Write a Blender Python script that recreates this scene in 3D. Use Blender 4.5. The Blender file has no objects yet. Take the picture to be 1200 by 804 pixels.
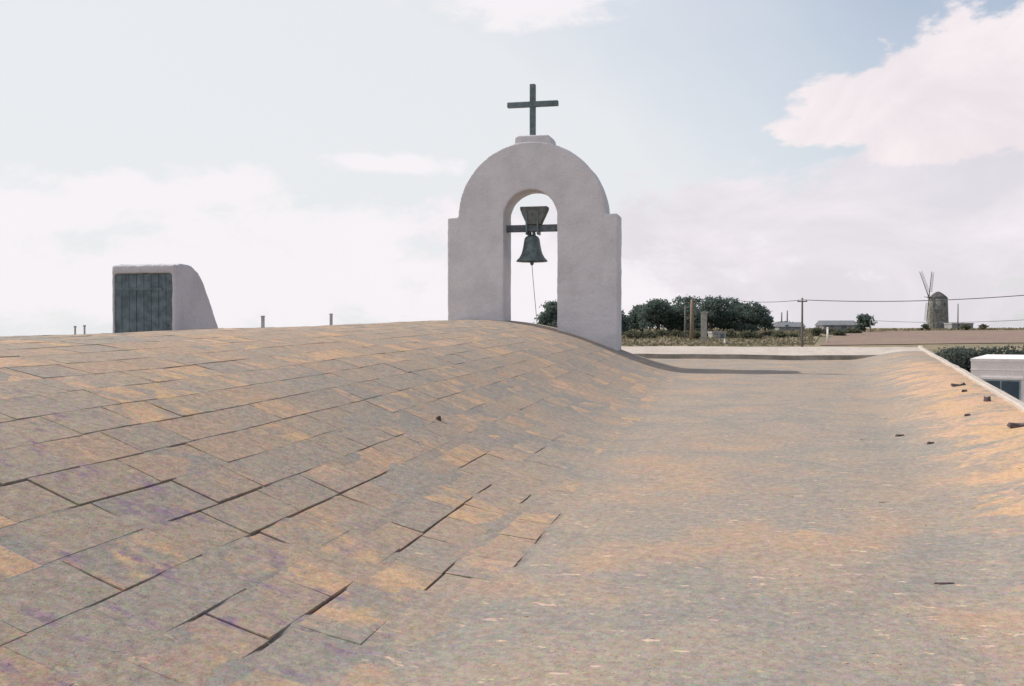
import bpy, bmesh, math, random
import numpy as np
from mathutils import Vector, Matrix, noise as mnoise

R = math.radians
random.seed(11)
scene = bpy.context.scene
COL = scene.collection
EYE = 8.0                                   # the camera's height above the church's ground

# ------------------------------------------------------------------ camera
YAW = math.atan2(270, 1200)                 # the church axis (+Y) lies 12.7 degrees right of the view
PITCH = -math.atan2(18, 1200)
cam_data = bpy.data.cameras.new('camera')
cam_data.sensor_width = 36.0
cam_data.lens = 36.0
cam_data.clip_start = 0.05
cam_data.clip_end = 90000
cam = bpy.data.objects.new('camera', cam_data)
COL.objects.link(cam)
cam.location = (0, 0, EYE)
cam.rotation_euler = (math.pi / 2 + PITCH, 0, YAW)
scene.camera = cam

# ------------------------------------------------------------------ light and exposure
SUN_EL = R(44)
SUN_AZ = R(-75)                             # from +Y, clockwise; the sun stands to the left, a little beyond the gable plane
sun_dir = Vector((math.sin(SUN_AZ) * math.cos(SUN_EL), math.cos(SUN_AZ) * math.cos(SUN_EL), math.sin(SUN_EL)))
sd = bpy.data.lights.new('sun', 'SUN')
sd.energy = 3.2
sd.angle = R(0.6)
sd.color = (1.0, 0.93, 0.84)
sun = bpy.data.objects.new('sun', sd)
COL.objects.link(sun)
sun.rotation_euler = sun_dir.to_track_quat('Z', 'Y').to_euler()
scene.view_settings.view_transform = 'Standard'
scene.view_settings.look = 'None'
scene.view_settings.exposure = 0.4
scene.view_settings.gamma = 1.0

world = bpy.data.worlds.new('World')
scene.world = world
world.use_nodes = True


class NT:
    """small helper for node trees"""
    def __init__(self, tree):
        self.t = tree
        tree.nodes.clear()

    def n(self, typ, **kw):
        nd = self.t.nodes.new(typ)
        for k, v in kw.items():
            setattr(nd, k, v)
        return nd

    def link(self, a, b):
        self.t.links.new(a, b)

    def put(self, sock, v):
        if hasattr(v, 'is_output'):
            self.link(v, sock)
        else:
            if isinstance(v, tuple) and len(v) == 3 and sock.type == 'RGBA':
                v = v + (1,)
            sock.default_value = v

    def math(self, op, a, b=None, c=None, clamp=False):
        nd = self.n('ShaderNodeMath', operation=op, use_clamp=clamp)
        for i, v in enumerate((a, b, c)):
            if v is not None:
                self.put(nd.inputs[i], v)
        return nd.outputs[0]

    def mix(self, f, a, b, blend='MIX'):
        nd = self.n('ShaderNodeMix', data_type='RGBA', blend_type=blend)
        self.put(nd.inputs[0], f)
        self.put(nd.inputs[6], a)
        self.put(nd.inputs[7], b)
        return nd.outputs[2]

    def noise(self, vec, scale, detail=4, rough=0.55, out=0, dist=0.0):
        nd = self.n('ShaderNodeTexNoise')
        if vec is not None:
            self.link(vec, nd.inputs['Vector'])
        nd.inputs['Scale'].default_value = scale
        nd.inputs['Detail'].default_value = detail
        nd.inputs['Roughness'].default_value = rough
        nd.inputs['Distortion'].default_value = dist
        return nd.outputs[out]

    def step(self, v, lo, hi):
        nd = self.n('ShaderNodeMapRange', interpolation_type='SMOOTHSTEP')
        self.put(nd.inputs[0], v)
        self.put(nd.inputs[1], lo)
        self.put(nd.inputs[2], hi)
        return nd.outputs[0]

    def mapping(self, vec, scale=(1, 1, 1), rot=(0, 0, 0), loc=(0, 0, 0)):
        nd = self.n('ShaderNodeMapping')
        self.link(vec, nd.inputs[0])
        nd.inputs['Location'].default_value = loc
        nd.inputs['Rotation'].default_value = rot
        nd.inputs['Scale'].default_value = scale
        return nd.outputs[0]


def px_dir(x, y):
    """azimuth from +Y (clockwise) and elevation of a point of the photograph"""
    d = ray(x, y)
    return math.atan2(d.x, d.y), math.atan2(d.z, math.hypot(d.x, d.y))


_f = Vector((-math.sin(YAW) * math.cos(PITCH), math.cos(YAW) * math.cos(PITCH), math.sin(PITCH)))
_r = Vector((math.cos(YAW), math.sin(YAW), 0))
_u = _r.cross(_f)


def ray(x, y):
    return _f + _r * ((x - 600) / 1200) - _u * ((y - 402) / 1200)


def at_depth(x, y, D):
    p = ray(x, y) * D
    return Vector((p.x, p.y, p.z + EYE))


# sky: the Nishita sky seen through thin high cloud, with cumulus
w = NT(world.node_tree)
sky = w.n('ShaderNodeTexSky', sky_type='NISHITA')
sky.sun_disc = False
sky.sun_elevation = SUN_EL
sky.sun_rotation = SUN_AZ
sky.altitude = 150
sky.air_density = 1.0
sky.dust_density = 1.6
sky.ozone_density = 1.0
tc = w.n('ShaderNodeTexCoord')
gen = tc.outputs['Generated']
sep = w.n('ShaderNodeSeparateXYZ')
w.link(gen, sep.inputs[0])
az = w.math('ARCTAN2', sep.outputs[0], sep.outputs[1])
el = w.math('ARCSINE', sep.outputs[2])
comb = w.n('ShaderNodeCombineXYZ')
w.link(az, comb.inputs[0])
w.link(w.math('MULTIPLY', el, 1.7), comb.inputs[1])
skyv = comb.outputs[0]
big = w.noise(gen, 2.6, 6, 0.58, dist=0.3)
fbm = w.noise(skyv, 9.0, 10, 0.62, dist=0.25)
fine = w.noise(skyv, 30.0, 6, 0.6)
billow = w.math('ADD', w.math('MULTIPLY', w.math('SUBTRACT', fbm, 0.5), 1.5), w.math('MULTIPLY', w.math('SUBTRACT', fine, 0.5), 0.35))


def blob(cx, cy, sx, sy):
    a, e = px_dir(cx, cy)
    da = w.math('DIVIDE', w.math('SUBTRACT', az, a), sx / 1200)
    de = w.math('DIVIDE', w.math('SUBTRACT', el, e), sy / 1200)
    r2 = w.math('ADD', w.math('MULTIPLY', da, da), w.math('MULTIPLY', de, de))
    return w.math('SUBTRACT', 1.0, w.math('SQRT', r2))


def union(items, k=0.15):
    v = items[0]
    for b in items[1:]:
        nd = w.n('ShaderNodeMath', operation='SMOOTH_MAX')
        w.link(v, nd.inputs[0])
        w.link(b, nd.inputs[1])
        nd.inputs[2].default_value = k
        v = nd.outputs[0]
    return v


cum = union([blob(1170, 95, 150, 72), blob(1075, 115, 120, 46), blob(985, 118, 62, 34), blob(1250, 60, 150, 70),
             blob(1030, 148, 120, 26), blob(1160, 150, 190, 34), blob(1330, 60, 200, 90)])
bank = union([blob(1000, 262, 330, 80), blob(1120, 205, 210, 48), blob(800, 290, 230, 76), blob(930, 330, 420, 90), blob(1350, 250, 330, 90),
              blob(660, 320, 280, 90)])
puffs = union([blob(130, 222, 110, 34), blob(235, 222, 90, 34), blob(60, 250, 130, 36), blob(340, 270, 190, 46), blob(460, 192, 100, 16),
               blob(630, 2, 150, 36), blob(300, 330, 620, 80), blob(-150, 260, 260, 60)])


def cover(field, gain, lo, hi):
    return w.step(w.math('ADD', field, w.math('MULTIPLY', billow, gain)), lo, hi)


c_cum = cover(cum, 1.5, -0.02, 0.26)
c_bank = cover(bank, 1.5, 0.0, 0.42)
c_puff = cover(puffs, 1.9, 0.0, 0.55)
# elsewhere scattered cloud of the same kind
c_gen = w.math('MULTIPLY', w.step(w.math('ADD', big, w.math('MULTIPLY', billow, 0.12)), 0.5, 0.66), 0.75)
# thin veil of high cloud, thicker towards the horizon and towards the sun side
veil_n = w.noise(gen, 1.7, 7, 0.6, dist=0.5)
hz = w.step(el, R(24), R(0))
toward = w.step(az, R(16), R(-24))
veil = w.math('ADD', w.math('MULTIPLY', hz, 0.50), w.math('MULTIPLY', veil_n, 0.72))
veil = w.math('ADD', veil, w.math('SUBTRACT', w.math('MULTIPLY', toward, 0.72), 0.20))
veil = w.math('MINIMUM', w.math('MAXIMUM', veil, 0.0), 0.94)

base = w.n('ShaderNodeVectorMath', operation='SCALE')
w.link(sky.outputs[0], base.inputs[0])
base.inputs['Scale'].default_value = 1.0
shade = w.noise(skyv, 5.0, 8, 0.6, dist=0.6)
K = 8.0                                     # strengths below are for a Background of 0.1
veil_col = (0.785 * K, 0.80 * K, 0.82 * K, 1)
c1 = w.mix(veil, base.outputs[0], veil_col)
cloud_col = w.mix(w.step(shade, 0.35, 0.68), (0.72 * K, 0.68 * K, 0.735 * K, 1), (0.90 * K, 0.825 * K, 0.87 * K, 1))
c2 = w.mix(c_gen, c1, cloud_col)
c2b = w.mix(w.math('MULTIPLY', c_bank, 0.85), c1, cloud_col)
sel = w.step(az, R(60), R(80))
inview = w.math('MULTIPLY', w.step(w.math('ABSOLUTE', w.math('ADD', az, YAW)), R(75), R(45)), w.step(el, R(45), R(25)))
c3 = w.mix(inview, c2, c2b)
cum_col = w.mix(w.step(shade, 0.3, 0.66), (0.80 * K, 0.73 * K, 0.76 * K, 1), (0.95 * K, 0.87 * K, 0.88 * K, 1))
c4 = w.mix(w.math('MULTIPLY', c_cum, 0.92), c3, cum_col)
puff_col = (0.90 * K, 0.86 * K, 0.885 * K, 1)
c5 = w.mix(w.math('MULTIPLY', c_puff, 0.85), c4, puff_col)
bg = w.n('ShaderNodeBackground')
w.link(c5, bg.inputs[0])
bg.inputs[1].default_value = 0.1
wo = w.n('ShaderNodeOutputWorld')
w.link(bg.outputs[0], wo.inputs[0])


# ------------------------------------------------------------------ materials
def pbr(name, build, rough=0.9, spec=0.25):
    m = bpy.data.materials.new(name)
    m.use_nodes = True
    t = NT(m.node_tree)
    out = t.n('ShaderNodeOutputMaterial')
    b = t.n('ShaderNodeBsdfPrincipled')
    t.link(b.outputs[0], out.inputs[0])
    b.inputs['Roughness'].default_value = rough
    b.inputs['Specular IOR Level'].default_value = spec
    geo = t.n('ShaderNodeNewGeometry')
    col, height, dist = build(t, geo.outputs['Position'], b)
    t.put(b.inputs['Base Color'], col)
    if height is not None:
        bp = t.n('ShaderNodeBump')
        bp.inputs['Strength'].default_value = 1.0
        bp.inputs['Distance'].default_value = dist
        t.link(height, bp.inputs['Height'])
        t.link(bp.outputs[0], b.inputs['Normal'])
    return m


def simple(name, col, var=0.2, scale=3.0, bump=0.01, rough=0.9, spec=0.25, bscale=30):
    def build(t, pos, b):
        n = t.noise(pos, scale, 6, 0.6)
        dark = tuple(c * (1 - var) for c in col)
        lite = tuple(min(1, c * (1 + var)) for c in col)
        c = t.mix(t.step(n, 0.3, 0.7), dark, lite)
        return c, t.noise(pos, bscale, 5, 0.6), bump
    return pbr(name, build, rough, spec)


def stone_build(kind):
    def build(t, pos, b):
        oi = t.n('ShaderNodeObjectInfo')
        at = t.n('ShaderNodeAttribute', attribute_name='rnd')
        rnd = t.math('FRACT', t.math('ADD', oi.outputs['Random'], at.outputs['Fac']))
        # shift the pattern from slab to slab
        sh = t.n('ShaderNodeCombineXYZ')
        t.link(t.math('MULTIPLY', rnd, 37.0), sh.inputs[2])
        ad = t.n('ShaderNodeVectorMath', operation='ADD')
        t.link(pos, ad.inputs[0])
        t.link(sh.outputs[0], ad.inputs[1])
        p = ad.outputs[0] if kind == 'slab' else pos
        tone = t.n('ShaderNodeValToRGB')
        cr = tone.color_ramp
        cr.elements[0].position = 0.0
        cr.elements[0].color = (0.335, 0.285, 0.238, 1)
        cr.elements[1].position = 1.0
        cr.elements[1].color = (0.360, 0.290, 0.228, 1)
        for ps, c in ((0.25, (0.350, 0.286, 0.232)), (0.40, (0.322, 0.282, 0.242)), (0.46, (0.270, 0.252, 0.232)), (0.54, (0.312, 0.274, 0.240)), (0.65, (0.400, 0.292, 0.220)), (0.8, (0.330, 0.282, 0.238))):
            e = cr.elements.new(ps)
            e.color = c + (1,)
        sx = t.n('ShaderNodeSeparateXYZ')
        t.link(pos, sx.inputs[0])
        worn = t.noise(pos, 0.7, 4, 0.6)
        if kind == 'slab':
            # the trodden strip in the trough has worn to one even tone
            tr = t.math('MULTIPLY', t.step(sx.outputs[0], -2.2, 0.2), 0.85)
            t.link(t.math('ADD', t.math('MULTIPLY', rnd, t.math('SUBTRACT', 1.0, tr)), t.math('MULTIPLY', worn, tr)), tone.inputs[0])
        else:
            t.link(worn, tone.inputs[0])
        col = tone.outputs[0]
        # broad grey and warm weathering across slabs
        warm = t.step(t.noise(pos, 0.55, 5, 0.6), 0.42, 0.66)
        col = t.mix(t.math('MULTIPLY', warm, 0.45), col, (0.405, 0.298, 0.222))
        grey = t.step(t.noise(t.mapping(pos, loc=(7, 3, 1)), 0.9, 5, 0.6), 0.45, 0.68)
        col = t.mix(t.math('MULTIPLY', grey, 0.45), col, (0.318, 0.278, 0.246))
        # ochre lichen in patches with ragged rims
        lo_ = 0.415
        vg = t.n('ShaderNodeAttribute', attribute_name='verge')
        side = t.n('ShaderNodeSeparateXYZ')
        t.link(pos, side.inputs[0])
        lo_n = t.math('ADD', lo_, t.math('MULTIPLY', t.math('FRACT', t.math('MULTIPLY', rnd, 7.3)), 0.20 if kind == 'slab' else 0.0))
        if kind == 'slab':
            lo_n = t.math('ADD', lo_n, t.math('MULTIPLY', tr, 0.13))
        if kind == 'bed':
            lo_n = t.math('SUBTRACT', lo_ + 0.18, t.math('MULTIPLY', vg.outputs['Fac'], 0.225))
        lich = t.step(t.noise(t.mapping(p, scale=(1.0, 1.7, 1) if kind == 'slab' else (1, 1.15, 1)), 1.7, 9, 0.7, dist=0.4 if kind == 'slab' else 0.9), lo_n, t.math('ADD', lo_n, 0.16))
        lcol = t.mix(t.step(t.noise(pos, 1.1, 4, 0.6), 0.4, 0.6), (0.54, 0.355, 0.25), (0.53, 0.355, 0.215))
        col = t.mix(t.math('MULTIPLY', lich, 0.88), col, lcol)
        ylw = t.step(t.noise(t.mapping(p, loc=(3, 9, 4)), 5.0, 6, 0.7), 0.60, 0.72)
        col = t.mix(t.math('MULTIPLY', ylw, 0.45), col, (0.42, 0.36, 0.20))
        # pale lime smears, drawn out across the roof
        lime = t.step(t.noise(t.mapping(pos, scale=(2.6, 6.0, 2), loc=(1, 5, 2)), 2.9, 4, 0.6), 0.645, 0.69)
        lime = t.math('MULTIPLY', lime, t.step(sx.outputs[0], -4.0, -0.6))
        col = t.mix(t.math('MULTIPLY', lime, 0.8), col, (0.66, 0.49, 0.36))
        # dark damp and violet-grey stains
        st = t.step(t.noise(t.mapping(pos, scale=(1.5, 2.5, 1), loc=(5, 2, 8)), 1.6, 7, 0.7), 0.64, 0.74)
        st2 = t.step(t.noise(t.mapping(pos, scale=(1.2, 2.2, 1), loc=(2, 6, 3)), 2.4, 6, 0.7), 0.55, 0.66)
        st2 = t.math('MULTIPLY', st2, t.math('MULTIPLY', t.step(sx.outputs[1], 6.5, 4.6), t.step(sx.outputs[0], -0.9, -2.0)))
        st = t.math('MAXIMUM', st, t.math('MULTIPLY', st2, 1.3))
        col = t.mix(t.math('MULTIPLY', st, 0.55), col, (0.235, 0.160, 0.250))
        # grain: coloured speckle of the sandstone
        gr = t.noise(pos, 42.0, 4, 0.8, out=1)
        col = t.mix(0.5, col, gr, 'OVERLAY')
        gr2 = t.noise(pos, 14.0, 4, 0.75, out=1)
        col = t.mix(0.22, col, gr2, 'OVERLAY')
        g2 = t.noise(pos, 19.0, 5, 0.7)
        col = t.mix(0.34, col, t.mix(t.step(g2, 0.25, 0.75), (0.22, 0.22, 0.23), (0.80, 0.78, 0.76)), 'OVERLAY')
        pits = t.step(t.noise(pos, 75.0, 2, 0.5), 0.66, 0.74)
        col = t.mix(t.math('MULTIPLY', pits, 0.4), col, (0.10, 0.09, 0.08))
        h = t.math('ADD', t.noise(pos, 22.0, 7, 0.68), t.math('MULTIPLY', t.noise(pos, 5.0, 4, 0.6), 1.2))
        h = t.math('SUBTRACT', h, t.math('MULTIPLY', pits, 0.35))
        col = t.mix(1.0, col, (0.96, 0.95, 0.94), 'MULTIPLY')
        if kind == 'bed':
            fl = t.n('ShaderNodeAttribute', attribute_name='fill')
            col = t.mix(fl.outputs['Fac'], (0.085, 0.075, 0.075), col)
        return col, h, 0.008
    return build


M = {}
M['slab'] = pbr('roof_slab_stone', stone_build('slab'), 0.95, 0.15)
M['bed'] = pbr('roof_mortar', stone_build('bed'), 0.95, 0.15)
M['verge'] = simple('step_painted_shade', (0.13, 0.115, 0.10), 0.35, 2.0, 0.01)  # upright face of the far step: its shade is put into a dark colour


def plaster_build(base, stain, amt):
    def build(t, pos, b):
        n = t.noise(pos, 1.3, 7, 0.62)
        col = t.mix(t.step(n, 0.35, 0.7), base, tuple(c * 0.86 for c in base))
        st = t.step(t.noise(t.mapping(pos, scale=(3, 3, 0.5)), 1.8, 6, 0.7), 0.52, 0.74)
        col = t.mix(t.math('MULTIPLY', st, amt), col, stain)
        g = t.noise(pos, 26.0, 5, 0.7)
        col = t.mix(0.26, col, t.mix(t.step(g, 0.3, 0.7), (0.36, 0.36, 0.36), (0.62, 0.62, 0.62)), 'OVERLAY')
        h = t.math('ADD', t.noise(pos, 14.0, 6, 0.65), t.math('MULTIPLY', t.noise(pos, 3.2, 4, 0.6), 2.0))
        return col, h, 0.02
    return build


M['plaster'] = pbr('belfry_plaster', plaster_build((0.70, 0.67, 0.69), (0.57, 0.53, 0.53), 0.45), 0.92, 0.2)
M['hutplaster'] = pbr('hut_plaster', plaster_build((0.60, 0.575, 0.61), (0.46, 0.43, 0.44), 0.45), 0.92, 0.2)
M['lime'] = pbr('whitewash', plaster_build((0.52, 0.46, 0.41), (0.34, 0.29, 0.24), 0.8), 0.9, 0.2)
M['white'] = pbr('white_house_paint', plaster_build((0.84, 0.79, 0.78), (0.62, 0.56, 0.54), 0.35), 0.85, 0.25)
M['iron'] = simple('painted_iron', (0.120, 0.160, 0.170), 0.3, 6, 0.004, 0.55, 0.45)
M['bronze'] = simple('weathered_bronze', (0.125, 0.160, 0.162), 0.35, 7, 0.004, 0.5, 0.4)
M['bronze'].node_tree.nodes['Principled BSDF'].inputs['Metallic'].default_value = 0.35
M['beam'] = simple('dark_beam_wood', (0.140, 0.160, 0.175), 0.3, 9, 0.006, 0.75)
M['yoke'] = simple('yoke_wood', (0.150, 0.160, 0.150), 0.3, 9, 0.006, 0.8)
M['rope'] = simple('rope_fibre', (0.34, 0.29, 0.25), 0.2, 30, 0.003)
M['door'] = simple('slate_blue_boards', (0.125, 0.160, 0.180), 0.35, 4, 0.006, 0.75)
M['postgrey'] = simple('grey_metal_post', (0.42, 0.40, 0.41), 0.2, 8, 0.003, 0.7)
M['pole'] = simple('weathered_pole_wood', (0.17, 0.155, 0.15), 0.25, 6, 0.01)
M['brownpole'] = simple('brown_pole_wood', (0.22, 0.17, 0.125), 0.25, 6, 0.01)
M['wire'] = simple('cable_sheath', (0.10, 0.105, 0.11), 0.1, 3, 0.0, 0.6)
M['palestone'] = simple('pale_stone', (0.33, 0.32, 0.30), 0.2, 2, 0.02)
M['millstone'] = simple('mill_masonry', (0.19, 0.19, 0.17), 0.3, 1.4, 0.06, bscale=4)
M['thatch'] = simple('cap_thatch', (0.13, 0.125, 0.12), 0.3, 3, 0.05, bscale=8)
M['sailwood'] = simple('sail_timber', (0.16, 0.145, 0.14), 0.2, 5, 0.01)
M['rooftile'] = simple('grey_roof', (0.19, 0.20, 0.22), 0.2, 1.5, 0.03)
M['greywall'] = simple('grey_render', (0.27, 0.27, 0.28), 0.2, 1.5, 0.02)
M['glass'] = simple('window_glass', (0.05, 0.085, 0.115), 0.2, 1.0, 0.0, 0.12, 0.6)
M['frame'] = simple('window_frame_paint', (0.30, 0.36, 0.42), 0.15, 4, 0.0, 0.6)
M['debris'] = simple('dark_debris', (0.10, 0.075, 0.08), 0.3, 30, 0.004, bscale=60)
M['sea'] = simple('sea_water', (0.16, 0.24, 0.29), 0.1, 0.01, 0.2, 0.25, 0.5, bscale=0.2)
M['trunk'] = simple('pine_bark', (0.14, 0.105, 0.085), 0.3, 4, 0.03, bscale=12)


def leaf_mat(name, a, b_, c):
    def build(t, pos, b):
        at = t.n('ShaderNodeAttribute', attribute_name='rnd')
        n = t.noise(pos, 0.45, 4, 0.6)
        f = t.math('ADD', t.math('MULTIPLY', at.outputs['Fac'], 0.6), t.math('MULTIPLY', n, 0.4))
        r = t.n('ShaderNodeValToRGB')
        r.color_ramp.elements[0].color = a + (1,)
        r.color_ramp.elements[0].position = 0.15
        r.color_ramp.elements[1].color = c + (1,)
        r.color_ramp.elements[1].position = 0.85
        e = r.color_ramp.elements.new(0.5)
        e.color = b_ + (1,)
        t.link(f, r.inputs[0])
        return r.outputs[0], None, 0
    m = pbr(name, build, 0.8, 0.2)
    t = m.node_tree
    pb = t.nodes['Principled BSDF']
    out = t.nodes['Material Output']
    tl = t.nodes.new('ShaderNodeBsdfTranslucent')
    mx = t.nodes.new('ShaderNodeMixShader')
    mx.inputs[0].default_value = 0.5
    t.links.new(pb.inputs['Base Color'].links[0].from_socket, tl.inputs[0])
    t.links.new(pb.outputs[0], mx.inputs[1])
    t.links.new(tl.outputs[0], mx.inputs[2])
    t.links.new(mx.outputs[0], out.inputs[0])
    return m


M['pine'] = leaf_mat('pine_needles', (0.10, 0.138, 0.132), (0.125, 0.168, 0.150), (0.150, 0.188, 0.150))
M['bush'] = leaf_mat('scrub_leaves', (0.095, 0.115, 0.080), (0.135, 0.145, 0.100), (0.185, 0.175, 0.12))
M['hedge'] = leaf_mat('hedge_leaves', (0.085, 0.110, 0.100), (0.110, 0.135, 0.118), (0.135, 0.155, 0.125))
M['dry'] = leaf_mat('dry_stalks', (0.16, 0.155, 0.105), (0.22, 0.195, 0.135), (0.30, 0.245, 0.165))


def ground_build(t, pos, b):
    n = t.noise(pos, 0.012, 6, 0.6)
    n2 = t.noise(pos, 0.06, 6, 0.65)
    col = t.mix(t.step(n, 0.4, 0.6), (0.27, 0.215, 0.145), (0.19, 0.165, 0.11))
    col = t.mix(t.math('MULTIPLY', t.step(n2, 0.48, 0.62), 0.6), col, (0.135, 0.135, 0.085))
    n3 = t.noise(pos, 0.5, 5, 0.7)
    col = t.mix(0.5, col, t.mix(t.step(n3, 0.3, 0.7), (0.35, 0.35, 0.35), (0.65, 0.63, 0.6)), 'OVERLAY')
    return col, n3, 0.3


M['ground'] = pbr('dry_fields', ground_build)


def field_build(a, b_):
    def build(t, pos, b):
        n = t.noise(t.mapping(pos, scale=(1, 2.2, 1)), 0.09, 6, 0.65)
        col = t.mix(t.step(n, 0.35, 0.65), a, b_)
        wv = t.noise(pos, 0.9, 5, 0.7)
        col = t.mix(0.4, col, t.mix(t.step(wv, 0.3, 0.7), (0.36, 0.36, 0.36), (0.64, 0.62, 0.6)), 'OVERLAY')
        return col, wv, 0.2
    return build


M['ploughed'] = pbr('ploughed_soil', field_build((0.225, 0.158, 0.140), (0.265, 0.195, 0.150)))
M['stubble'] = pbr('stubble', field_build((0.27, 0.215, 0.15), (0.19, 0.175, 0.12)))


# ------------------------------------------------------------------ object helpers
def link(name, me, mat=None, parent=None):
    o = bpy.data.objects.new(name, me)
    COL.objects.link(o)
    if mat is not None and me is not None and not me.materials:
        me.materials.append(mat)
    if parent is not None:
        o.parent = parent
    return o


def tag(o, label, cat, group=None):
    o['label'] = label
    o['category'] = cat
    if group:
        o['group'] = group
    return o


def thing(name, label, cat, loc=(0, 0, 0), rz=0.0, group=None):
    o = bpy.data.objects.new(name, None)
    COL.objects.link(o)
    o.location = loc
    o.rotation_euler = (0, 0, rz)
    o.empty_display_size = 0.2
    return tag(o, label, cat, group)


def mesh_of(bm, name, smooth=False):
    me = bpy.data.meshes.new(name)
    bmesh.ops.recalc_face_normals(bm, faces=bm.faces)
    bm.to_mesh(me)
    bm.free()
    if smooth:
        for p in me.polygons:
            p.use_smooth = True
    return me


def add_box(bm, x0, x1, y0, y1, z0, z1):
    v = [bm.verts.new(c) for c in ((x0, y0, z0), (x1, y0, z0), (x1, y1, z0), (x0, y1, z0), (x0, y0, z1), (x1, y0, z1), (x1, y1, z1), (x0, y1, z1))]
    for f in ((0, 3, 2, 1), (4, 5, 6, 7), (0, 1, 5, 4), (1, 2, 6, 5), (2, 3, 7, 6), (3, 0, 4, 7)):
        bm.faces.new([v[i] for i in f])


def box(name, dims, mat, parent=None, bevel=0.0):
    bm = bmesh.new()
    add_box(bm, *dims)
    if bevel:
        bmesh.ops.bevel(bm, geom=bm.edges[:], offset=bevel, segments=1, affect='EDGES')
    return link(name, mesh_of(bm, name), mat, parent)


def add_tube(bm, pts, radii, seg=8, caps=True):
    pts = [Vector(p) for p in pts]
    rings = []
    for i, p in enumerate(pts):
        a = pts[max(0, i - 1)]
        b = pts[min(len(pts) - 1, i + 1)]
        d = (b - a).normalized()
        ref = Vector((0, 0, 1)) if abs(d.z) < 0.9 else Vector((1, 0, 0))
        s = d.cross(ref).normalized()
        q = s.cross(d)
        rr = radii[i] if hasattr(radii, '__len__') else radii
        rings.append([bm.verts.new(p + (s * math.cos(2 * math.pi * k / seg) + q * math.sin(2 * math.pi * k / seg)) * rr) for k in range(seg)])
    for i in range(len(rings) - 1):
        for k in range(seg):
            bm.faces.new((rings[i][k], rings[i][(k + 1) % seg], rings[i + 1][(k + 1) % seg], rings[i + 1][k]))
    if caps:
        bm.faces.new(rings[0][::-1])
        bm.faces.new(rings[-1])


def tube(name, pts, radii, mat, parent=None, seg=8, smooth=True):
    bm = bmesh.new()
    add_tube(bm, pts, radii, seg)
    return link(name, mesh_of(bm, name, smooth), mat, parent)


def lathe(name, prof, mat, parent=None, seg=24, loc=(0, 0, 0)):
    bm = bmesh.new()
    rings = []
    for r_, z in prof:
        if r_ < 1e-5:
            rings.append([bm.verts.new((0, 0, z))])
        else:
            rings.append([bm.verts.new((r_ * math.cos(2 * math.pi * k / seg), r_ * math.sin(2 * math.pi * k / seg), z)) for k in range(seg)])
    for a, b in zip(rings, rings[1:]):
        for k in range(seg):
            k2 = (k + 1) % seg
            if len(a) == 1 and len(b) == 1:
                continue
            if len(a) == 1:
                bm.faces.new((a[0], b[k2], b[k]))
            elif len(b) == 1:
                bm.faces.new((a[k], a[k2], b[0]))
            else:
                bm.faces.new((a[k], a[k2], b[k2], b[k]))
    o = link(name, mesh_of(bm, name, True), mat, parent)
    o.location = loc
    return o


def prism(bm, outline, axis, a0, a1):
    """outline of 2-D points swept from a0 to a1 along the axis ('x' or 'y')"""
    def P(u, v, a):
        return (a, u, v) if axis == 'x' else (u, a, v)
    A = [bm.verts.new(P(u, v, a0)) for u, v in outline]
    B = [bm.verts.new(P(u, v, a1)) for u, v in outline]
    bm.faces.new(A)
    bm.faces.new(B[::-1])
    n = len(outline)
    for i in range(n):
        bm.faces.new((A[i], B[i], B[(i + 1) % n], A[(i + 1) % n]))


CLOUDTEX = {}


def weather(o, voxel, strength, size, soften=1):
    """voxel-remesh and roughen a masonry body so that its edges are hand-plastered"""
    m = o.modifiers.new('remesh', 'REMESH')
    m.mode = 'VOXEL'
    m.voxel_size = voxel
    m.use_smooth_shade = True
    s = o.modifiers.new('soften', 'SMOOTH')
    s.iterations = soften
    s.factor = 0.5
    if size not in CLOUDTEX:
        t = bpy.data.textures.new('plaster_relief', 'CLOUDS')
        t.noise_scale = size
        t.noise_depth = 3
        CLOUDTEX[size] = t
    d = o.modifiers.new('relief', 'DISPLACE')
    d.texture = CLOUDTEX[size]
    d.texture_coords = 'GLOBAL'
    d.strength = strength
    d.mid_level = 0.5


# ------------------------------------------------------------------ shape of the roof (heights above the ground)
def sstep(a, b, x):
    t = min(1, max(0, (x - a) / (b - a)))
    return t * t * (3 - 2 * t)


def z_flat(y):
    return EYE - 1.45 + 0.0187 * y


X0, RV = -6.5, 8.8
Y_END = 25.42                                # the vault ends behind the bell gable
Y_STEP = 29.7                                # step up to the far rim
Y_RIM = 31.6


def x_toe(y):
    return 0.93 + 0.075 * y


def x_edge(y):
    return 2.06 + 0.097 * y


def z_vault(x, y):
    d = RV * RV - (x - X0) ** 2
    if d <= 0:
        return -99
    return EYE - 0.235 + 0.0176 * y - RV + math.sqrt(d)


def roof_z(x, y):
    zf = z_flat(y)
    # the verge rises along the outer edge on the right
    zf += 0.26 * sstep(x_toe(y) - 0.35, x_toe(y) + 1.35, x)
    if y >= Y_STEP:
        zf = max(zf, z_flat(y) + 0.13 + 0.16 * sstep(Y_STEP, Y_RIM, y))
    z = zf
    if y < Y_END:
        zv = z_vault(x, y)
        k = 0.62
        h = max(k - abs(zv - zf), 0) / k
        z = max(zv, zf) + h * h * k * 0.25
    return z


def lumps(x, y):
    v = mnoise.noise(Vector((x * 0.45, y * 0.3, 3.1))) * 0.022 + mnoise.noise(Vector((x * 1.6, y * 1.3, 7.7))) * 0.008
    return v


def surf(x, y):
    return roof_z(x, y) + lumps(x, y) * sstep(2.0, 5.0, y)


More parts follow.
